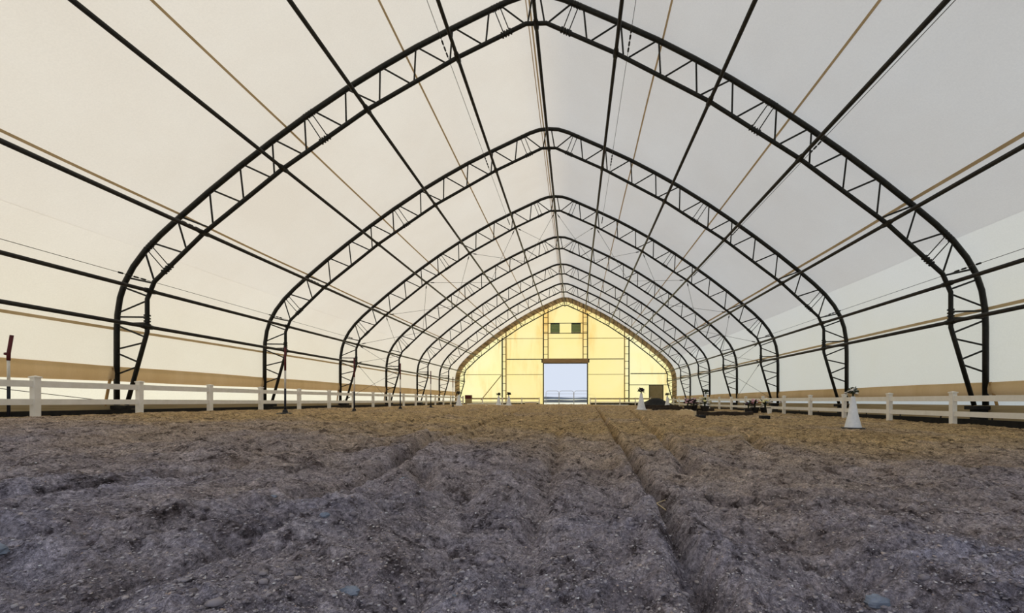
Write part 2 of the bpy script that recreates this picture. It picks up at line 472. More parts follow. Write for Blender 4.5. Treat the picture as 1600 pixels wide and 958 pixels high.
def make_clods():
    r = np.random.RandomState(3)
    # icosahedron
    t = (1 + 5 ** .5) / 2
    iv = np.array([(-1, t, 0), (1, t, 0), (-1, -t, 0), (1, -t, 0), (0, -1, t), (0, 1, t), (0, -1, -t), (0, 1, -t), (t, 0, -1), (t, 0, 1), (-t, 0, -1), (-t, 0, 1)]) / math.hypot(1, t)
    fi = np.array([(0, 11, 5), (0, 5, 1), (0, 1, 7), (0, 7, 10), (0, 10, 11), (1, 5, 9), (5, 11, 4), (11, 10, 2), (10, 7, 6), (7, 1, 8), (3, 9, 4), (3, 4, 2), (3, 2, 6), (3, 6, 8), (3, 8, 9), (4, 9, 5), (2, 4, 11), (6, 2, 10), (8, 6, 7), (9, 8, 1)])
    N = 60000
    y = 1.0 * np.exp(r.rand(N) ** 1.15 * math.log(11.0))
    half = 1.35 * y + 0.5
    x = 1.05 + (r.rand(N) * 2 - 1) * half - 0.05 * y
    size = 0.0019 * np.exp(np.abs(r.randn(N)) * 0.60) * (0.8 + 0.18 * y)
    size = np.minimum(size, 0.016)
    tone = r.rand(N)
    tone = np.where((size > 0.0045), np.minimum(tone, .93), tone)
    tone = np.where((size > 0.008), tone * .55, tone)
    x = np.clip(x, -10.3, 10.5)
    z = ground_height(x, y) + size * 0.1
    S = size[:, None, None]
    V = iv[None] * (1 + 0.8 * (r.rand(N, 12, 1) - .5))
    sc = np.stack([0.8 + .7 * r.rand(N), .8 + .7 * r.rand(N), .5 + .4 * r.rand(N)], 1)[:, None]
    V = V * sc * S
    ang = r.rand(N) * 6.283
    c, s = np.cos(ang)[:, None], np.sin(ang)[:, None]
    vx = V[..., 0] * c - V[..., 1] * s; vy = V[..., 0] * s + V[..., 1] * c
    co = np.stack([vx + x[:, None], vy + y[:, None], V[..., 2] + z[:, None]], -1).reshape(-1, 3)
    F = (fi[None] + (np.arange(N) * 12)[:, None, None]).reshape(-1, 3)
    me = bpy.data.meshes.new('dirt_clods')
    me.vertices.add(len(co)); me.vertices.foreach_set('co', co.astype(np.float32).ravel())
    me.loops.add(F.size); me.loops.foreach_set('vertex_index', F.ravel().astype(np.int32))
    me.polygons.add(len(F)); me.polygons.foreach_set('loop_start', (np.arange(len(F)) * 3).astype(np.int32))
    me.polygons.foreach_set('loop_total', np.full(len(F), 3, dtype=np.int32))
    me.update(calc_edges=True)
    at = me.attributes.new('tone', 'FLOAT', 'POINT')
    at.data.foreach_set('value', np.repeat(tone, 12).astype(np.float32))
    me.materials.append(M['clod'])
    o = bpy.data.objects.new('dirt_clods', me); COL.objects.link(o)
    tag(o, 'loose grey clods and grit scattered over the raked dirt in the foreground', 'clods', kind='stuff')
make_clods()

# ------------------------------------------------------------------ fabric shell
OUT = [(0, 11.43), (.4, 11.40), (.8, 11.27), (1.2, 11.09), (2.4, 10.54), (3.4, 10.06), (4.4, 9.52), (5.4, 8.94), (6.6, 8.17),
       (7.6, 7.47), (8.55, 6.77), (9.5, 6.03), (10.4, 5.28), (10.95, 4.8), (11.4, 4.35), (11.75, 3.9), (12.0, 3.45), (12.15, 3.0), (12.23, 2.5), (12.25, 2.0), (12.25, -.12)]
INN = [(0, 10.63), (.29, 10.63), (2.234, 9.732), (4.831, 8.316), (7.288, 6.68), (9.638, 4.855), (11.12, 3.46), (11.335, 2.95), (11.335, 2.0), (11.95, -.12)]
NODES = [(0, 10.60), (2.234, 9.73), (4.831, 8.316), (7.288, 6.68), (9.638, 4.855), (11.25, 3.19), (11.335, 2.15)]
Y1, BAY = 12.32, 6.1
TY = [Y1 + BAY * i for i in range(7)]
YG = TY[-1]

def offset_profile(d):
    pts = []
    n = len(OUT)
    for i, (x, z) in enumerate(OUT):
        a = OUT[max(i - 1, 0)]; b = OUT[min(i + 1, n - 1)]
        dx, dz = b[0] - a[0], b[1] - a[1]
        if i == 0: dx, dz = 1, 0
        L = math.hypot(dx, dz)
        pts.append((x - dz / L * d, z + dx / L * d))
    return pts
SKIN = offset_profile(0.105)

def profile_z(x, prof):
    x = abs(x)
    return float(np.interp(x, [p[0] for p in prof if True][:20], [p[1] for p in prof][:20]))

def sheet(name, pts, ya, yb, mat, kind='structure', sag=0.05, step=0.61):
    """pts: cross-section polyline (x, z); swept along y with a slight pull-in between the frames"""
    ny = max(2, int(round((yb - ya) / step)) + 1)
    vs = []; fs = []
    n = len(pts)
    nor = []
    for i in range(n):
        a = pts[max(i - 1, 0)]; b = pts[min(i + 1, n - 1)]
        dx, dz = b[0] - a[0], b[1] - a[1]; L = math.hypot(dx, dz) or 1
        nor.append((dz / L, -dx / L))
    for j in range(ny):
        y = ya + (yb - ya) * j / (ny - 1)
        w = math.sin(math.pi * (((y - Y1) / BAY) % 1.0))
        for i, (x, z) in enumerate(pts):
            s = -sag * w
            cx = -1 if x < 0 else 1
            # pull towards the inside of the hall
            nx, nz = nor[i]
            if nx * x + nz * (z - 4) > 0: nx, nz = -nx, -nz
            vs.append((x + nx * sag * w, y, z + nz * sag * w))
    for j in range(ny - 1):
        for i in range(n - 1):
            a = j * n + i
            fs.append((a, a + 1, a + n + 1, a + n))
    m = MB(); m.add(vs, fs)
    o = m.build(name, mat, smooth=True)
    tag(o, kind=kind)
    return o

YB = -4.0      # the hall is open at this end, behind the camera
YE = 49.3
eave = 14      # index where roof becomes wall
right = SKIN
roof = [(-x, z) for x, z in SKIN[eave:0:-1]] + SKIN[:eave + 1]
roof_f = []
for (a, b) in zip(roof[:-1], roof[1:]):
    k = max(1, int(math.hypot(b[0] - a[0], b[1] - a[1]) / 0.3))
    roof_f += [(a[0] + (b[0] - a[0]) * t / k, a[1] + (b[1] - a[1]) * t / k) for t in range(k)]
roof_f.append(roof[-1])
sheet('ceiling', roof_f, YB, YE, M['cover'])
BANDT = {-1: 1.0, 1: 0.50}
for sgn, nm in ((-1, 'wall_left'), (1, 'wall_right')):
    top = BANDT[sgn]
    w = [(sgn * x, z) for x, z in SKIN[eave:20]] + [(sgn * 12.35, top - .05)]
    sheet(nm, w, YB, YE, M['cover'] if sgn < 0 else M['cover_right_lit'], sag=0.03)
# tan fold of fabric, then the brighter skirt, then the bottom board and a black kick rail
sheet('trim_1', [(-12.34, 1.0), (-12.27, .97), (-12.24, .80), (-12.25, .64), (-12.33, .57)], YB, YE, M['band'], sag=0.02)
sheet('trim_2', [(12.34, .50), (12.27, .47), (12.24, .33), (12.25, .2), (12.33, .15)], YB, YE, M['band'], sag=0.02)
sheet('wall_left_skirt', [(-12.37, .60), (-12.39, .3), (-12.36, -.08), (-12.36, -.5)], YB, YE, M['skirt'], sag=0.0)
sheet('wall_right_skirt', [(12.37, .18), (12.33, 0.05), (12.36, -.08), (12.36, -.75)], YB, YE, M['skirt_cool'], sag=0.0)
o = MB().box(-12.34, YB, -.5, -12.28, YE, -.10).build('baseboard_left', M['board']); tag(o, kind='structure')
o = MB().box(12.24, YB, -.75, 12.30, YE, -.12).build('baseboard_right', M['board']); tag(o, kind='structure')
for (x0, x1, z0, z1, nm, ys_) in ((-11.16, -11.10, -.60, -.235, 'trim_3', None), (11.28, 11.36, -.95, -.475, 'trim_4', 1)):
    kb = MB().box(x0, YB, z0, x1, YG - 1.2, z1).build(nm, M['black']); tag(kb, kind='structure')
    if ys_:
        k = 0; y = 8.1
        while y < 46:
            MB().tube([(11.40, y, -.62), (11.40 + .02 * math.sin(k * 2.1), y + .03 * math.cos(k), -.40)], .018, 6).build('stake', M['black'], kb)
            y += 1.55; k += 1
# seam tapes, running the length of the cover just under it
def seam_at(x, z, width, i):
    pts = [(-p[0], p[1]) for p in SKIN[::-1]] + SKIN[1:]
    best = None
    for a, b in zip(pts[:-1], pts[1:]):
        dx, dz = b[0] - a[0], b[1] - a[1]; L2 = dx * dx + dz * dz
        t = max(0, min(1, ((x - a[0]) * dx + (z - a[1]) * dz) / L2))
        px, pz = a[0] + t * dx, a[1] + t * dz
        d = math.hypot(px - x, pz - z)
        if best is None or d < best[0]: best = (d, px, pz, dx / L2 ** .5, dz / L2 ** .5)
    _, px, pz, ux, uz = best
    nx, nz = uz, -ux
    if nx * px + nz * (pz - 4) > 0: nx, nz = -nx, -nz
    e = 0.022
    sheet('trim_%d' % i, [(px - ux * width / 2 + nx * e, pz - uz * width / 2 + nz * e), (px + ux * width / 2 + nx * e, pz + uz * width / 2 + nz * e)], YB, YG, M['seam'])
for i, (x, z, w) in enumerate([(-.22, 11.5, .05), (-.32, 11.5, .03), (-3.75, 9.9, .055), (3.5, 10.0, .055), (-7.15, 7.8, .06), (7.1, 7.9, .06),
                               (-10.35, 5.4, .07), (10.3, 5.5, .09), (-12.3, 2.1, .08), (12.3, 2.5, .09)]):
    seam_at(x, z, w, i + 5)

# gable sheet with the doorway cut out
def gable():
    m = MB()
    xs = sorted(set([round(v, 3) for v in np.arange(-12.3, 12.31, 0.3)] + [-2.36, 2.46, -12.33, 12.33]))
    for a, b in zip(xs[:-1], xs[1:]):
        mid = (a + b) / 2
        z0 = 4.4 if -2.36 < mid < 2.46 else -.6
        za = profile_z(a, SKIN); zb = profile_z(b, SKIN)
        if abs(a) > 12.32: za = min(za, 2.0)
        if abs(b) > 12.32: zb = min(zb, 2.0)
        m.add([(a, YE, z0), (b, YE, z0), (b, YE, zb), (a, YE, za)], [(0, 1, 2, 3)])
    o = m.build('wall_back', M['gable']); tag(o, kind='structure')
gable()

# ------------------------------------------------------------------ roof trusses
BR = [(1.03, 11.2, 0.32, 10.65), (1.21, 11.11, 0.92, 10.38), (1.03, 11.14, 0.76, 10.45), (1.34, 11.04, 1.43, 10.11), (2.34, 10.6, 1.52, 10.11), (2.38, 10.55, 2.47, 9.65),
      (3.41, 10.07, 2.56, 9.61), (3.43, 10.04, 3.5, 9.09), (4.4, 9.48, 3.57, 9.04), (4.46, 9.48, 4.5, 8.55), (5.43, 8.9, 4.53, 8.48), (5.45, 8.87, 5.46, 7.93),
      (6.36, 8.26, 5.54, 7.86), (6.45, 8.23, 5.99, 7.58), (6.59, 8.12, 6.15, 7.45), (6.64, 8.09, 6.62, 7.15), (7.53, 7.48, 6.72, 7.1), (7.6, 7.45, 7.57, 6.51),
      (8.47, 6.8, 7.64, 6.43), (8.55, 6.74, 8.47, 5.8), (9.36, 6.04, 8.55, 5.77), (9.44, 6.02, 9.38, 5.09), (10.28, 5.27, 9.48, 5.04), (10.32, 5.14, 10.18, 4.4),
      (11.14, 4.56, 10.3, 4.35), (11.19, 4.49, 10.68, 3.91), (11.32, 4.37, 10.82, 3.8), (11.38, 4.33, 11.16, 3.51), (11.95, 3.6, 11.18, 3.43), (12.15, 3.34, 11.3, 3.03),
      (12.13, 2.54, 11.33, 2.91), (12.13, 2.44, 11.33, 2.43), (12.13, 2.24, 11.33, 2.26), (12.13, 2.19, 11.4, 1.85), (12.13, 1.5, 11.45, 1.7), (12.13, 1.39, 11.6, 1.12),
      (12.13, 0.77, 11.66, 1.0), (.10, 11.35, .24, 10.65)]
THIN = {1, 2, 13, 14, 25, 26}
def snap(x, z, poly):
    best = (9, 0, 0)
    for a, b in zip(poly[:-1], poly[1:]):
        dx, dz = b[0] - a[0], b[1] - a[1]
        t = max(0, min(1, ((x - a[0]) * dx + (z - a[1]) * dz) / (dx * dx + dz * dz)))
        px, pz = a[0] + t * dx, a[1] + t * dz
        d = math.hypot(px - x, pz - z)
        if d < best[0]: best = (d, px, pz)
    return best[1], best[2]

def tm(label, y):
    return thing('roof_truss', (0, y, -.12), label, 'roof truss', 'arched steel roof trusses')

def make_truss(y, label):
    t = tm(label, y)
    full_o = [(-x, y, z) for x, z in OUT[::-1]] + [(x, y, z) for x, z in OUT[1:]]
    full_i = [(-x, y, z) for x, z in INN[::-1]] + [(x, y, z) for x, z in INN[1:]]
    MB().tube(full_o, .068, 10).build('outer_chord', M['steel'], t, smooth=True)
    kd = offset_profile(.052)
    kp = [(-x, y, z) for x, z in kd[::-1]] + [(x, y, z) for x, z in kd[1:]]
    MB().tube(kp, .036, 8).build('keder_strip', M['keder'], t, smooth=True)['label'] = 'brown edge strip outside the chord'
    MB().tube(full_i, .056, 10).build('inner_chord', M['steel'], t, smooth=True)
    for k, (ox, oz, ix, iz) in enumerate(BR):
        p = snap(ox, oz, OUT); q = snap(ix, iz, INN)
        r = .015 if k in THIN else .026
        for s in (-1, 1):
            MB().tube([(s * p[0], y, p[1]), (s * q[0], y, q[1])], r, 6).build('web_brace', M['steel'], t)
    # bolted splice plates where the frame sections meet
    for (x, z, poly) in ((1.12, 11.12, OUT), (6.52, 8.2, OUT), (11.25, 4.5, OUT), (.85, 10.4, INN), (6.07, 7.5, INN), (10.75, 3.85, INN), (11.335, 2.35, INN)):
        p = snap(x, z, poly); q = snap(x + .1, z - .07, poly)
        d = Vector((q[0] - p[0], 0, q[1] - p[1]))
        d = Vector((0, 0, 1)) if d.length < .02 else d.normalized()
        c = Vector((p[0], y, p[1]))
        for s in (-1, 1):
            dd = Vector((s * d.x, 0, d.z)); cc = Vector((s * c.x, y, c.z))
            m = MB()
            for off in (-.13, -.04, .04, .13):
                m.tube([cc + dd * (off - .02), cc + dd * (off + .02)], .080, 8)
            m.build('splice_collar', M['steel'], t)
    for s in (-1, 1):
        zb = -.38 if s < 0 else -.62
        MB().box(min(s * 11.82, s * 12.38), y - .16, -.24, max(s * 11.82, s * 12.38), y + .16, -.14).build('base_plate', M['black'], t, bevel=.008)
        m = MB().box(min(s * 11.95, s * 12.2), y - .13, zb, max(s * 11.95, s * 12.2), y + .13, -.24)
        m.build('anchor_block', M['black'], t)
        m = MB().tube([(s * 12.28, y - .1, .95 if s < 0 else .5), (s * 12.30, y - .28, -.15)], .035, 6)
        m.build('tie_down_strap', M['rust'], t)
    return t

ORD = ['nearest and largest arched dark steel roof truss, peak cut off by the top edge',
       'second arched steel roof truss from the camera',
       'third arched steel roof truss, with brace cables starting at it',
       'fourth arched steel roof truss from the camera',
       'fifth arched steel roof truss from the camera',
       'sixth arched steel roof truss, last bare one before the gable',
       'farthest arched roof truss, wrapped in brown fabric against the yellow gable']
tr0 = make_truss(TY[0], ORD[0])
trs = [tr0]
for i in range(1, 7):
    trs.append(copy_tree(tr0, (0, TY[i], -.12), ORD[i]))
# brown wrap of the cover round the last frame, with its lacing
inn_w = offset_profile(-.42)
wv = []; wf = []
o_ = [(-x, z) for x, z in SKIN[::-1]] + SKIN[1:]
i_ = [(-x, z) for x, z in inn_w[::-1]] + inn_w[1:]
for (a, b) in zip(o_, i_):
    wv += [(a[0], YG - .12, a[1]), (b[0], YG - .09, b[1])]
for k in range(len(o_) - 1):
    wf.append((2 * k, 2 * k + 2, 2 * k + 3, 2 * k + 1))
wrap = MB().add(wv, wf).build('cover_wrap', M['wrap'], trs[6])
wrap['label'] = 'brown fabric wrapped round the truss'
lm = MB()
for a, b, a2, b2 in zip(o_[:-1], i_[:-1], o_[1:], i_[1:]):
    L = math.hypot(a2[0] - a[0], a2[1] - a[1]); k = max(1, int(L / .42))
    for t in range(k):
        f = t / k; g = (t + .5) / k
        P = (a[0] + (a2[0] - a[0]) * f, YG - .16, a[1] + (a2[1] - a[1]) * f)
        Q = (b[0] + (b2[0] - b[0]) * g, YG - .13, b[1] + (b2[1] - b[1]) * g)
        lm.tube([P, Q], .022, 4)
lm.build('lacing_cord', M['steel_foot'], wrap)

# ------------------------------------------------------------------ purlins (continuous pipes along the hall)
PN = ['ridge', 'first', 'second', 'third', 'fourth', 'fifth (eave)', 'sixth and lowest']
clamp_me = None
for k, (x, z) in enumerate(NODES):
    for s in ((1,) if k == 0 else (-1, 1)):
        side = '' if k == 0 else (' left' if s < 0 else ' right')
        lab = ('long dark steel ridge pipe running the length of the roof peak' if k == 0 else
               '%s long dark purlin pipe down from the ridge, on the%s side' % (PN[k], side))
        t = thing('purlin', (s * x, YB, z), lab, 'purlin', 'purlin pipes running the length of the hall')
        MB().tube([(s * x, YB, z), (s * x, YG + .1, z)], .052, 10).build('pipe', M['purlin'], t, smooth=True)
        for y in TY:
            if clamp_me is None:
                c = MB().tube([(s * x, y - .16, z), (s * x, y - .07, z), (s * x, y + .07, z), (s * x, y + .16, z)], [.064, .078, .078, .064], 8).build('clamp', M['steel'], t)
                clamp_me = c.data; base_off = c.data
                first_y = y - YB
            else:
                c = bpy.data.objects.new('clamp', clamp_me); COL.objects.link(c); c.parent = t
                c.location = (0, (y - YB) - first_y, 0)

# thin tie rods beside the purlins, with turnbuckles at the trusses
for (x, z, lab) in [(-2.62, 10.05, 'thin steel rod beside the first purlin left of the ridge'), (2.62, 10.05, 'thin steel rod beside the first purlin right of the ridge'),
                    (-7.75, 7.02, 'thin steel rod beside the third purlin on the left'), (7.75, 7.02, 'thin steel rod beside the third purlin on the right'),
                    (-10.1, 5.12, 'thin steel rod beside the fourth purlin on the left'), (10.1, 5.12, 'thin steel rod beside the fourth purlin on the right'),
                    (-11.75, 3.62, 'thin steel rod beside the left eave purlin'), (11.75, 3.62, 'thin steel rod beside the right eave purlin')]:
    t = thing('tie_rod', (x, YB, z), lab, 'tie rod', 'thin tie rods running beside the purlins')
    MB().tube([(x, YB, z), (x, TY[2], z)], .008, 5).build('rod', M['cable'], t)
    for y in TY[:3]:
        m = MB()
        for q in range(4):
            m.tube([(x, y - .42 + q * .22, z), (x, y - .30 + q * .22, z)], .026, 6)
        m.build('turnbuckle', M['steel'], t)

# crossed brace cables in the bay between the third and fourth truss
FOOT = (12.1, 0.0)
chain = NODES + [FOOT]
WH = ['ridge', 'first purlin', 'second purlin', 'third purlin', 'fourth purlin', 'eave purlin', 'lowest purlin', 'wall foot']
for s in (-1, 1):
    for k in range(7):
        a, b = chain[k], chain[k + 1]
        for fl in (0, 1):
            p, q = (a, b) if fl == 0 else (b, a)
            P = Vector((s * p[0], TY[2], p[1])); Q = Vector((s * q[0], TY[3], q[1]))
            nm = 'thin %s brace cable from %s at third truss to %s at fourth' % (
                'left' if s < 0 else 'right', WH[k + fl], WH[k + 1 - fl])
            t = thing('brace_cable', P, nm, 'cable', 'crossed brace cables between third and fourth truss')
            MB().tube([P, Q], .010, 5).build('wire', M['cable'], t)
            d = (Q - P).normalized()
            MB().tube([P + d * .35, P + d * .42, P + d * .62, P + d * .69], [.012, .030, .030, .012], 6).build('turnbuckle', M['steel'], t)
for s, lab in ((-1, 'thin slack cable low behind the left fence in the nearest bay'),):
    t = thing('brace_cable', (-12.2, 7.0, .45), lab, 'cable')
    MB().tube([(-12.2, 7.0, .62), (-12.2, 12.1, -.02)], .009, 5).build('wire', M['cable'], t)

# ------------------------------------------------------------------ gable framing
YC = YG + .12
def column(x_dark, x_brown, label, zt_d, zt_b, zbot_b=-.45):
    t = thing('gable_column', (x_dark, YC, -.5), label, 'column', 'lattice columns standing against the gable')
    MB().box(x_dark - .06, YC - .06, -.55, x_dark + .06, YC + .06, zt_d).build('front_chord', M['steel'], t)
    c = MB().box(x_brown - .05, YC - .05, zbot_b, x_brown + .05, YC + .05, zt_b).build('rear_chord', M['rust'], t)
    c['label'] = 'rust brown upright'
    z = 0.3; k = 0
    while z < zt_d - .2:
        if z > zbot_b:
            MB().box(min(x_dark, x_brown), YC - .02, z - .025, max(x_dark, x_brown), YC + .02, z + .025).build('rung', M['steel'], t)
        z += .82
    return t
column(-7.05, -6.62, 'lattice column on the far left of the gable, left of the doorway', 7.1, 8.05)
column(-2.42, -1.9, 'tall lattice column rising along the left edge of the big doorway', 9.75, 10.2, 4.7)
column(2.52, 2.02, 'tall lattice column rising along the right edge of the big doorway', 9.75, 10.2, 4.7)
column(7.13, 6.63, 'lattice column on the right of the gable, between doorway and small door', 7.1, 7.95)
def girt(x0, x1, z, r, mat, label):
    t = MB().box(x0, YC + .02 - r, z - r, x1, YC + .02 + r, z + r).build('girt', mat)
    tag(t, label, 'girt', 'horizontal girts on the gable')
L3 = [(6.98, .022, 'thin upper'), (4.66, .04, 'dark middle'), (2.94, .024, 'thin lower')]
for z, r, w in L3:
    girt(-6.55, -2.5, z, r, M['steel'] if r > .03 else M['rust'], '%s horizontal bar on the gable panel just left of the doorway' % w)
    girt(2.6, 6.55, z, r, M['steel'] if r > .03 else M['rust'], '%s horizontal bar on the gable panel just right of the doorway' % w)
girt(-11.6, -7.15, 2.94, .024, M['rust'], 'thin horizontal bar on the far left gable panel')
girt(7.3, 11.3, 3.02, .05, M['steel_foot'], 'thick upper horizontal bar above the small drab door')
girt(7.2, 11.6, 1.76, .035, M['steel_foot'], 'horizontal bar along the top of the small drab door')
girt(-2.35, 2.45, 8.68, .03, M['steel'], 'horizontal bar along the top of the two green louvres')
girt(-2.35, 2.45, 7.55, .035, M['steel'], 'horizontal bar along the bottom of the two green louvres')
girt(-1.85, 1.95, 6.98, .02, M['rust'], 'thin horizontal bar above the roller door housing, below the louvres')
t = MB().tube([(-9.45, YC - .1, .05), (-7.15, YC - .1, 2.85)], .045, 6).build('diagonal_strut', M['rust'])
tag(t, 'slanted brown strut leaning against the far left gable column', 'strut')
for x0, x1, w in ((-1.62, -.60, 'left'), (.72, 1.77, 'right')):
    v = thing('gable_vent', ((x0 + x1) / 2, YC, 7.59), '%s of the two square green louvred vents high in the gable' % w, 'vent', 'green louvred vents in the gable')
    f = MB()
    f.box(x0, YC - .08, 7.59, x0 + .05, YC + .02, 8.65).box(x1 - .05, YC - .08, 7.59, x1, YC + .02, 8.65)
    f.box(x0, YC - .08, 7.59, x1, YC + .02, 7.64).box(x0, YC - .08, 8.60, x1, YC + .02, 8.65)
    f.build('frame', M['steel_foot'], v)
    s_ = MB()
    for k in range(10):
        z = 7.66 + k * .095
        s_.add([(x0 + .05, YC - .07, z), (x1 - .05, YC - .07, z), (x1 - .05, YC + .0, z + .10), (x0 + .05, YC + .0, z + .10)], [(0, 1, 2, 3)])
        s_.add([(x0 + .05, YC - .062, z), (x1 - .05, YC - .062, z), (x1 - .05, YC + .008, z + .10), (x0 + .05, YC + .008, z + .10)], [(3, 2, 1, 0)])
    s_.build('louvre_blades', M['louvre'], v)
# roller door, rolled up
t = thing('roller_door', (0.05, YC, -.5), 'big roller door rolled up into its brown housing above the bright doorway', 'roller door')
MB().box(-2.5, YC - .25, 4.22, 2.6, YC + .12, 4.70).build('housing', M['header'], t, bevel=.02)
MB().box(-2.44, YC - .12, 4.14, 2.54, YC - .02, 4.24).build('bottom_bar', M['steel_foot'], t)
for x in (-2.40, 2.50):
    MB().box(x - .05, YC - .10, -.55, x + .05, YC - .062, 4.2).build('guide_rail', M['steel_foot'], t)
for x in (-2.56, 2.66):
    MB().box(x - .06, YC - .2, 4.26, x + .06, YC + .05, 4.62).build('bracket', M['steel'], t)
# small door
d = MB().box(9.42, YC + .0, -.62, 10.86, YC + .06, 1.70).build('door_1', M['door']); tag(d, kind='structure')
f = MB().box(9.34, YC - .02, -.62, 9.42, YC + .08, 1.76).box(10.86, YC - .02, -.62, 10.94, YC + .08, 1.76).box(9.34, YC - .02, 1.70, 10.94, YC + .08, 1.78)
f.build('door_frame', M['steel_foot'], d)
MB().tube([(9.55, YC - .07, .42), (9.68, YC - .07, .42)], .02, 6).tube([(9.55, YC + .01, .42), (9.55, YC - .07, .42)], .018, 6).build('door_handle', M['galv'], d)

# ------------------------------------------------------------------ white rail fences
def fence(name_label, posts, along, fixed, zfun, hgt, rails=((.66, .80), (.27, .40)), top_mat=None, pw=.06):
    """posts: coordinates along the run; along 'y' or 'x'"""
    p0 = posts[0]
    loc = (fixed, p0, zfun(p0)) if along == 'y' else (p0, fixed, zfun(p0))
    t = thing('rail_fence', loc, name_label, 'fence')
    for p in posts:
        x, y = (fixed, p) if along == 'y' else (p, fixed)
        zg = zfun(p)
        po = MB().box(x - pw, y - pw, zg - .12, x + pw, y + pw, zg + hgt - .03).build('fence_post', M['vinyl'], t, bevel=.006)
        m = MB(); e = pw + .015
        m.box(x - e, y - e, zg + hgt - .035, x + e, y + e, zg + hgt - .012)
        m.add([(x - e, y - e, zg + hgt - .012), (x + e, y - e, zg + hgt - .012), (x + e, y + e, zg + hgt - .012), (x - e, y + e, zg + hgt - .012), (x, y, zg + hgt + .015)],
              [(0, 1, 4), (1, 2, 4), (2, 3, 4), (3, 0, 4)])
        m.build('post_cap', M['vinyl'], po)
    for a, b in zip(posts[:-1], posts[1:]):
        for j, (h0, h1) in enumerate(rails):
            za, zb = zfun(a), zfun(b)
            w = .022
            if along == 'y':
                vs = [(fixed - w, a, za + h0), (fixed + w, a, za + h0), (fixed + w, a, za + h1), (fixed - w, a, za + h1),
                      (fixed - w, b, zb + h0), (fixed + w, b, zb + h0), (fixed + w, b, zb + h1), (fixed - w, b, zb + h1)]
            else:
                vs = [(a, fixed - w, za + h0), (a, fixed + w, za + h0), (a, fixed + w, za + h1), (a, fixed - w, za + h1),
                      (b, fixed - w, zb + h0), (b, fixed + w, zb + h0), (b, fixed + w, zb + h1), (b, fixed - w, zb + h1)]
            MB().add(vs, [(0, 1, 2, 3), (7, 6, 5, 4), (0, 4, 5, 1), (1, 5, 6, 2), (2, 6, 7, 3), (3, 7, 4, 0)]).build(
                'rail', (top_mat if (top_mat and j == 0) else M['vinyl']), t)
    return t
lp = [9.22 + 2.305 * k for k in range(-2, 17)]
fence('long white two-rail vinyl fence along the left side of the arena', [p for p in lp if p < 46.5], 'y', -10.75,
      lambda y: -.36 - .03 * min(1, max(0, (y - 9) / 9)) - .01 * min(1, max(0, (y - 18) / 20)), .90)
rp = [11.73 + 2.30 * k for k in range(-2, 16)]
fence('long white two-rail vinyl fence along the right side of the arena', [p for p in rp if p < 46.8], 'y', 10.9,
      lambda y: -.675 + .05 * min(1, max(0, (y - 23) / 20)), .91)
FY = 47.4
fence('low white fence with a tan top rail across the far end, left of the doorway', [-10.65, -8.95, -6.75, -4.65, -2.75], 'x', FY, lambda x: -.44, .78, rails=((.60, .74), (.24, .34)), top_mat=M['vinyl_tan'], pw=.05)
fence('low white fence with a tan top rail across the far end, right of the doorway', [2.75, 3.35, 5.95, 7.6, 9.2], 'x', FY, lambda x: -.46, .78, rails=((.60, .74), (.24, .34)), top_mat=M['vinyl_tan'], pw=.05)
for x0, x1, nm in ((-12.2, -2.7, 'trim_20'), (2.8, 9.2, 'trim_21')):
    o = MB().box(x0, FY + .35, -.6, x1, FY + .43, -.24).build(nm, M['black']); tag(o, kind='structure')
# white ground planks at the far end
for i, (x0, x1, y, lab) in enumerate([(-9.9, -6.4, 44.5, 'longer white plank lying on the dirt at the far left, before the far fence'),
                                      (-5.45, -4.75, 39.2, 'short white plank lying between the two far left letter cones'),
                                      (3.0, 6.6, 45.2, 'white plank lying on the dirt at the far end, right of the doorway')]):
    z = gz((x0 + x1) / 2, y)
    o = MB().box(x0, y - .08, z - .05, x1, y + .08, z + .10).build('ground_plank', M['vinyl'], bevel=.01)
    tag(o, lab, 'plank')
o = MB().box(-4.2, 46.5, -.46, -3.0, 46.9, -.20).build('wooden_crate', M['wood_light'], bevel=.01)
tag(o, 'small light tan wooden block on the ground left of the doorway', 'block')

# ------------------------------------------------------------------ pipe gate in the doorway and the land outside
def pipe_panel(x0, x1, y, label):
    zb = -.42; zt = 1.12
    t = thing('pipe_gate_panel', ((x0 + x1) / 2, y, zb), label, 'gate panel', 'grey pipe panels across the doorway')
    r = .25
    pts = [(x0, y, zb)] + [(x0, y, zt - r)] + [(x0 + r * (1 - math.cos(a)), y, zt - r + r * math.sin(a)) for a in (.4, .8, 1.2, 1.57)]
    pts += [(x1 - r * (1 - math.cos(a)), y, zt - r + r * math.sin(a)) for a in (1.57, 1.2, .8, .4)] + [(x1, y, zt - r), (x1, y, zb)]
    MB().tube(pts, .022, 6).build('frame', M['galv'], t, smooth=True)
    for z in (-.20, .10, .42, .78):
        MB().tube([(x0, y, z), (x1, y, z)], .014, 6).build('rail', M['galv'], t)
pipe_panel(-2.2, -.72, YE + .75, 'left grey pipe gate panel standing outside the bright doorway')
pipe_panel(-.68, .98, YE + .75, 'middle grey pipe gate panel standing outside the bright doorway')
pipe_panel(1.02, 2.75, YE + .75, 'right grey pipe gate panel standing outside the bright doorway')
g = MB().add([(-400, YE, -.47), (400, YE, -.47), (400, 420, -.9), (-400, 420, -.9)], [(0, 1, 2, 3)]).add([(-60, -80, -.9), (60, -80, -.9), (60, YB, -.75), (-60, YB, -.75)], [(0, 1, 2, 3)])
g.add([(-60, YB, -.75), (-12.4, YB, -.75), (-12.4, YE, -.62), (-60, YE, -.62)], [(0, 1, 2, 3)]).add([(12.4, YB, -.75), (60, YB, -.75), (60, YE, -.7), (12.4, YE, -.7)], [(0, 1, 2, 3)])
o = g.build('ground_outside', M['snow']); tag(o, kind='structure')
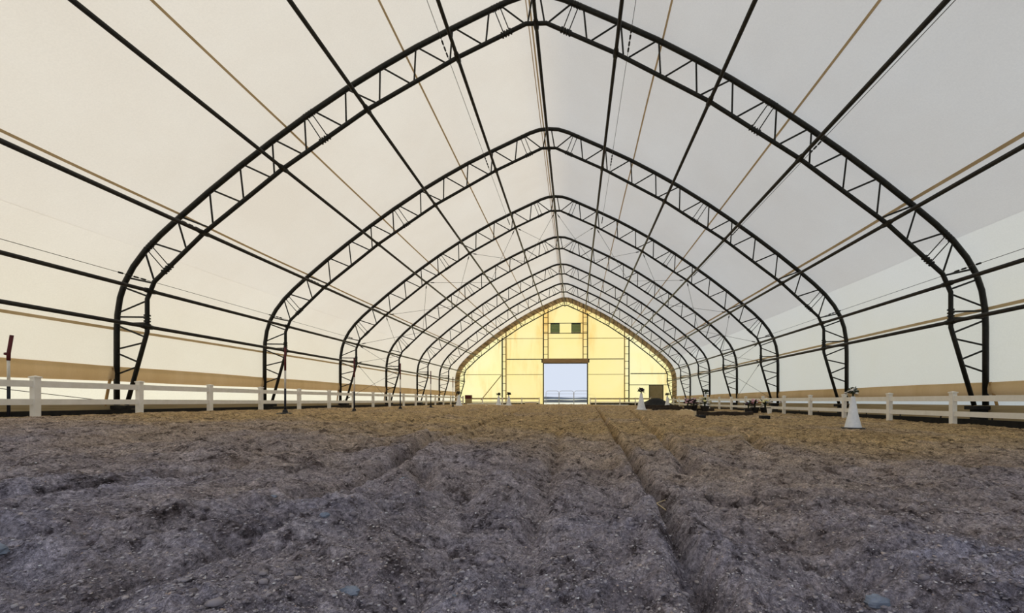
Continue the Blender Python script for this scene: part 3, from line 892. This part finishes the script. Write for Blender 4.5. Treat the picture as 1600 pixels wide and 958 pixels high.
def ridge(name, y, x0, x1, zb, ztop, amp, mat, seed, label, cat, depth=12):
    r = random.Random(seed); m = MB(); n = 70
    hs = [ztop + amp * (r.random() - .5) + amp * math.sin(i * .35 + seed) * .5 for i in range(n + 1)]
    vs = []
    for i in range(n + 1):
        x = x0 + (x1 - x0) * i / n
        vs += [(x, y, zb), (x, y + depth * .4, hs[i]), (x, y + depth, zb)]
    fs = []
    for i in range(n):
        a = 3 * i
        fs += [(a, a + 3, a + 4, a + 1), (a + 1, a + 4, a + 5, a + 2)]
    o = m.add(vs, fs).build(name, mat, smooth=False)
    tag(o, label, cat, kind='structure')
ridge('distant_treeline', 420, -330, 330, -1, 3.2, 1.2, M['far_trees'], 4, None, None, 25)
ridge('snowy_rise', 300, -260, 260, -1, .95, .3, M['snow'], 9, None, None, 60)
ridge('distant_brush', 140, -120, 120, -1, .12, .16, M['far_dark'], 2, None, None, 8)

# ------------------------------------------------------------------ bending poles along the left
def pole(loc, h, label, lean=(0, 0), base=True, bands=(.36, .64)):
    z = loc[2]
    t = thing('bending_pole', loc, label, 'pole', 'tall poles standing in bases')
    x, y = loc[0], loc[1]
    def P(f): return (x + lean[0] * f, y + lean[1] * f, z + .05 + h * f)
    MB().tube([P(0), P(bands[0])], .026, 10).build('lower_section', M['pole_navy'], t, smooth=True)
    MB().tube([P(bands[0]), P(bands[1])], .024, 10).build('middle_section', M['pole_white'], t, smooth=True)
    MB().tube([P(bands[1]), P(1)], .026, 10).build('top_section', M['maroon'], t, smooth=True)
    if base:
        b = MB().lathe((x, y, z - .01), [(.20, 0), (.21, .012), (.19, .03), (.07, .045), (.05, .12), (.03, .13)], 20)
        b.build('base', M['black_matte'], t, smooth=False)
    return t
for (x, y, h, lab) in [(-6.61, 11.4, 1.72, 'nearest upright pole left of centre, navy base, white middle and maroon top'),
                       (-6.52, 14.88, 1.80, 'second upright pole from the camera, beside the second truss leg'),
                       (-6.13, 17.91, 1.86, 'third upright pole in the row along the left'),
                       (-6.19, 21.93, 1.80, 'fourth upright pole in the row along the left'),
                       (-6.65, 27.62, 1.86, 'farthest upright pole in the row along the left')]:
    pole((x, y, gz(x, y)), h, lab)
# leaning, kinked pole behind the left fence
t = thing('bending_pole', (-11.0, 8.95, -.28), 'kinked leaning maroon-topped pole behind the fence at the left edge', 'pole')
x, y = -11.0, 8.95
MB().tube([(x, y, -.40), (x, y, .34)], .028, 10).build('lower_section', M['pole_navy'], t, smooth=True)
MB().tube([(x, y, .34), (x - .005, y, .86)], .026, 10).build('middle_section', M['pole_white'], t, smooth=True)
MB().tube([(x - .005, y, .86), (x + .0, y, 1.02), (x + .07, y, 1.40)], .032, 10).build('top_section', M['maroon'], t, smooth=True)
MB().lathe((x - .03, y - .01, 1.0), [(.02, -.03), (.045, -.02), (.045, .02), (.02, .03)], 10).build('knuckle', M['maroon'], t)

# ------------------------------------------------------------------ letter cones and flowers
def cone(x, y, h, r, label, base=False):
    z = max(gz(x + r * 1.2 * math.cos(a), y + r * 1.2 * math.sin(a)) for a in np.arange(0, 6.2, .5)) + .002
    t = thing('letter_cone', (x, y, z), label, 'cone', 'white dressage letter cones')
    MB().lathe((x, y, z), [(r, 0), (r * 1.0, .02), (r * .62, h * .42), (r * .28, h * .93), (r * .24, h), (r * .12, h * 1.005)], 24).build('body', M['cone'], t, smooth=True)
    MB().lathe((x, y, z), [(r * 1.30, -.03), (r * 1.38, .0), (r * 1.36, .016), (r * 1.02, .026), (r * .9, .026)], 24).build('foot_ring', M['black_matte'] if base else M['cone'], t)
    return z + h

def bouquet(x, y, z, size, petals, label, seed, upright=False, n=9, group='flower bouquets on the cones'):
    r = random.Random(seed)
    t = thing('flower_bouquet', (x, y, z), label, 'flowers', group)
    lf = MB()
    for k in range(14):
        a = r.uniform(0, 6.28); el = r.uniform(-.3, 1.2); L = size * r.uniform(.7, 1.25)
        d = Vector((math.cos(a) * math.cos(el), math.sin(a) * math.cos(el), math.sin(el)))
        b = Vector((x, y, z + size * .3)); side = d.cross(Vector((0, 0, 1))).normalized() * size * .16
        up = Vector((0, 0, size * .04))
        lf.add([b, b + d * L * .5 + side + up, b + d * L, b + d * L * .5 - side + up, b + d * L * .5 - up], [(0, 1, 2), (0, 2, 3), (0, 4, 1), (0, 3, 4), (1, 4, 2), (3, 2, 4)])
    lf.tube([(x, y, z - .06), (x, y, z + size * .5)], size * .12, 6)
    lf.build('leaves', M['leaf'], t)
    for pm in petals:
        fl = MB()
        for k in range(n):
            a = r.uniform(0, 6.28); el = r.uniform(.0, 1.4); L = size * r.uniform(.45, .85)
            c = Vector((x + math.cos(a) * math.cos(el) * L, y + math.sin(a) * math.cos(el) * L, z + size * .4 + math.sin(el) * L * .9))
            s = size * r.uniform(.15, .24)
            for q in range(5):
                b = q * 1.257 + r.random()
                fl.blob(c + Vector((math.cos(b) * s * .6, math.sin(b) * s * .6, 0)), s * .55, s * .55, s * .4, r, .15, 6, 4)
            fl.blob(c + Vector((0, 0, s * .2)), s * .4, s * .4, s * .4, r, .1, 6, 4)
        fl.build('blossoms', M[pm], t)
    return t
zt = cone(7.37, 10.13, .72, .17, 'nearest white letter cone on a black ring, by the right fence', True)
bouquet(7.37, 10.13, zt, .17, ['petal_white', 'leaf', 'petal_white'], 'white bouquet with dark leaves on top of the nearest cone', 11, n=10)
CN = [(4.61, 23.37, .86, .24, 'white cone standing by the left end of the dark ground rails', ['petal_purple'], 'round dark purple bouquet on the cone left of the ground rails'),
      (9.09, 38.2, .92, .24, 'small white cone standing before the small drab door at far right', ['petal_purple'], 'small dark bouquet on the cone by the drab door'),
      (9.14, 27.3, .92, .24, 'white cone beside the right fence behind the flower pots', ['petal_purple'], 'spreading dark bouquet on the cone beside the right fence'),
      (-5.36, 37.0, .80, .24, 'left one of the two far cones, left of the doorway', ['petal_purple'], 'dark bouquet on the left one of the two far cones'),
      (-4.5, 37.0, .80, .24, 'right one of the two far cones, left of the doorway', ['petal_purple'], 'dark bouquet on the right one of the two far cones'),
      (-8.1, 34.5, .86, .26, 'white cone behind the farthest pole at the end of the left fence', ['petal_purple'], 'dark bouquet on the cone behind the farthest pole')]
for i, (x, y, h, r, lab, pm, fl) in enumerate(CN):
    z = cone(x, y, h, r, lab)
    bouquet(x, y, z, .26, pm + ['leaf'], fl, 30 + i, n=15)
def pot(x, y, s, petals, label, seed, potmat='black_matte', h=.26):
    z = gz(x, y)
    t = thing('flower_pot', (x, y, z), 'dark round ' + label, 'pot', 'flower pots on the dirt')
    MB().lathe((x, y, z), [(s * .55, 0), (s * .75, h * .9), (s * .82, h * .9), (s * .82, h), (s * .6, h), (s * .55, h * .85)], 16).build('pot_body', M[potmat], t)
    bouquet(x, y, z + h, s * 1.25, petals, 'flowers growing in the ' + label, seed, n=9, group='potted flowers')
pot(6.75, 22.2, .26, ['petal_purple', 'petal_pink'], 'pot with purple and pink flowers, left end of the rail jump', 51)
pot(7.15, 22.6, .26, ['petal_pink', 'petal_purple'], 'pot with pink flowers between the purple and yellow ones', 52)
pot(7.6, 22.2, .30, ['petal_yellow', 'petal_white'], 'pot with pale yellow flowers next to the pink ones', 53)
pot(9.05, 20.4, .24, ['petal_purple'], 'pot with dark purple flowers before the right fence', 54)
pot(9.42, 20.6, .26, ['petal_red', 'petal_pink'], 'pot with red and pink flowers before the right fence', 55)
pot(9.85, 20.5, .30, ['petal_yellow', 'petal_white'], 'pot with pale yellow flowers before the right fence', 56)
pot(10.25, 34.0, .34, ['petal_white', 'petal_yellow'], 'pot with white flowers far back against the right fence', 57)
pot(10.1, 31.0, .34, ['petal_purple', 'petal_white'], 'pot with dark and white flowers far back against the right fence', 58)
z = gz(9.65, 19.6)
o = MB().lathe((9.65, 19.6, z), [(.08, 0), (.115, .24), (.125, .25), (.10, .25), (.08, .22)], 16).build('white_bucket', M['vinyl'])
tag(o, 'small white bucket standing before the pale yellow flowers by the right fence', 'bucket')
z = gz(7.65, 15.55)
o = MB().box(7.55, 15.4, z - .02, 7.85, 15.65, z + .12).build('jump_block', M['black'], bevel=.015)
tag(o, 'small black block alone on the dirt right of the dark beam', 'block')
z = gz(5.3, 14.85)
o = MB().box(5.14, 14.7, z - .02, 5.44, 14.9, z + .10).build('jump_block', M['black'], bevel=.015)
tag(o, 'small black block at the corner of the pale wooden plank', 'block')
# dark beam, light plank end, ground rails
def bar(p, q, w, h, mat, label, cat='rail', name='ground_rail', sagz=0.0, follow=False):
    m = MB(); n = 12; P = Vector(p); Q = Vector(q)
    d = (Q - P); d.z = 0; d.normalize(); s = Vector((-d.y, d.x, 0)) * w / 2
    vs = []
    for i in range(n + 1):
        c = P.lerp(Q, i / n)
        zg = gz(c.x, c.y) if follow else c.z
        zz = zg - .02 + sagz * math.sin(i * .9)
        for (a, b) in ((-1, 0), (1, 0), (1, 1), (-1, 1)):
            vs.append((c.x + a * s.x, c.y + a * s.y, zz + b * (h + .02)))
    fs = [(0, 1, 2, 3), tuple(4 * n + k for k in (3, 2, 1, 0))]
    for i in range(n):
        for k in range(4):
            fs.append((4 * i + k, 4 * i + (k + 1) % 4, 4 * i + 4 + (k + 1) % 4, 4 * i + 4 + k))
    o = m.add(vs, fs).build(name, M[mat], bevel=.008)
    tag(o, label, cat)
zr = -.60
bar((5.25, 17.0, -.60), (8.1, 17.6, -.62), .16, .15, 'wood_dark', 'long warped dark beam on the dirt, nearest of the ground rails', follow=True)
bar((5.03, 16.9, -.6), (5.16, 15.0, -.6), .08, .20, 'wood_light', 'short pale wooden board slanting from the left end of the nearest beam', 'board', 'wooden_board', follow=True)
bar((5.1, 22.9, -.56), (8.3, 23.0, -.56), .14, .13, 'wood_dark', 'dark ground rail lying in front of the purple and yellow flower pots', follow=True)
bar((5.1, 26.2, -.5), (7.4, 26.0, -.5), .16, .18, 'wood_dark', 'dark ground rail right of the cone, in front of the rearmost one', follow=True)
bar((5.3, 29.5, -.5), (8.0, 29.5, -.5), .18, .22, 'wood_dark', 'rearmost dark ground rail, before the dark mound', follow=True)
bar((8.0, 30.3, -.5), (10.2, 30.6, -.5), .20, .22, 'board', 'pale grey board lying behind the rails towards the right fence', 'board', 'wooden_board', follow=True)
# dark mound by the drab door
rr = random.Random(5); m = MB(); n = 24
vs = [(8.9, 42.5, .33)]
for k in range(1, 6):
    for j in range(n):
        a = 2 * math.pi * j / n; f = k / 5
        vs.append((8.9 + 2.1 * f * math.cos(a), 42.5 + 1.2 * f * math.sin(a), .30 * (math.cos(f * math.pi) * .5 + .5) * 1.0 + (-.56) + .85 * (1 - f) ** 1.2 * .4 + rr.uniform(-.03, .03) + .3 * (1 - f)))
vs[0] = (8.9, 42.5, max(v[2] for v in vs[1:]) + .02)
fs = [(0, 1 + j, 1 + (j + 1) % n) for j in range(n)]
for k in range(4):
    for j in range(n):
        a = 1 + k * n + j; b = 1 + k * n + (j + 1) % n
        fs.append((a, a + n, b + n, b))
o = m.add(vs, fs).build('tarp_mound', M['black'], smooth=True)
tag(o, 'low dark tarp-covered mound in front of the small drab door', 'mound')
# maroon and white box at the far left
t = thing('storage_box', (-10.2, 46.3, -.1), 'maroon and pale grey box by the far left corner of the fence', 'box')
MB().box(-10.52, 46.1, -.40, -9.9, 46.6, .22).build('box_body', M['board'], t, bevel=.01)
MB().box(-10.54, 46.08, .22, -9.88, 46.62, .60).build('box_lid', M['maroon'], t, bevel=.01)

# a handful of bigger stones in the foreground
SS = [(-.47, 1.70, .030, 'largest dark rock half sunk in a hollow at lower left'),
      (-.72, 1.30, .032, 'flat bluish rock at the bottom edge, lower left'),
      (.42, 1.27, .026, 'smooth brownish rock near the bottom edge, left of centre'),
      (.72, 1.32, .014, 'small round bluish stone near the bottom edge by the centre'),
      (.12, 1.66, .016, 'bluish grey stone lower left of centre'),
      (.05, 2.62, .022, 'dark stone on the edge of the furrow left of centre'),
      (-.45, 2.18, .015, 'pale flat pebble on the ridge at left'),
      (1.98, 1.33, .030, 'flat grey rock near the bottom edge, right of centre'),
      (-5.6, 33.0, .07, 'tiny white stone far away on the dirt left of the doorway')]
for i, (x, y, s, lab) in enumerate(SS):
    r = random.Random(70 + i)
    z = gz(x, y)
    o = MB().blob((x, y, z + s * .25), s * 1.25, s * .9, s * .62, r, .16, 12, 8).build('stone', M['petal_white'] if 'white' in lab else M['stone'])
    tag(o, lab, 'stone')
# pale straw twig in the furrow
z = gz(1.56, 2.62) + .03
o = MB().tube([(1.53, 2.70, z), (1.57, 2.62, z + .01), (1.60, 2.5, z)], .004, 5).tube([(1.57, 2.62, z + .01), (1.63, 2.66, z + .02)], .003, 5).build('straw_twig', M['wood_light'])
tag(o, 'small pale straw twig lying in the furrow right of centre', 'twig')
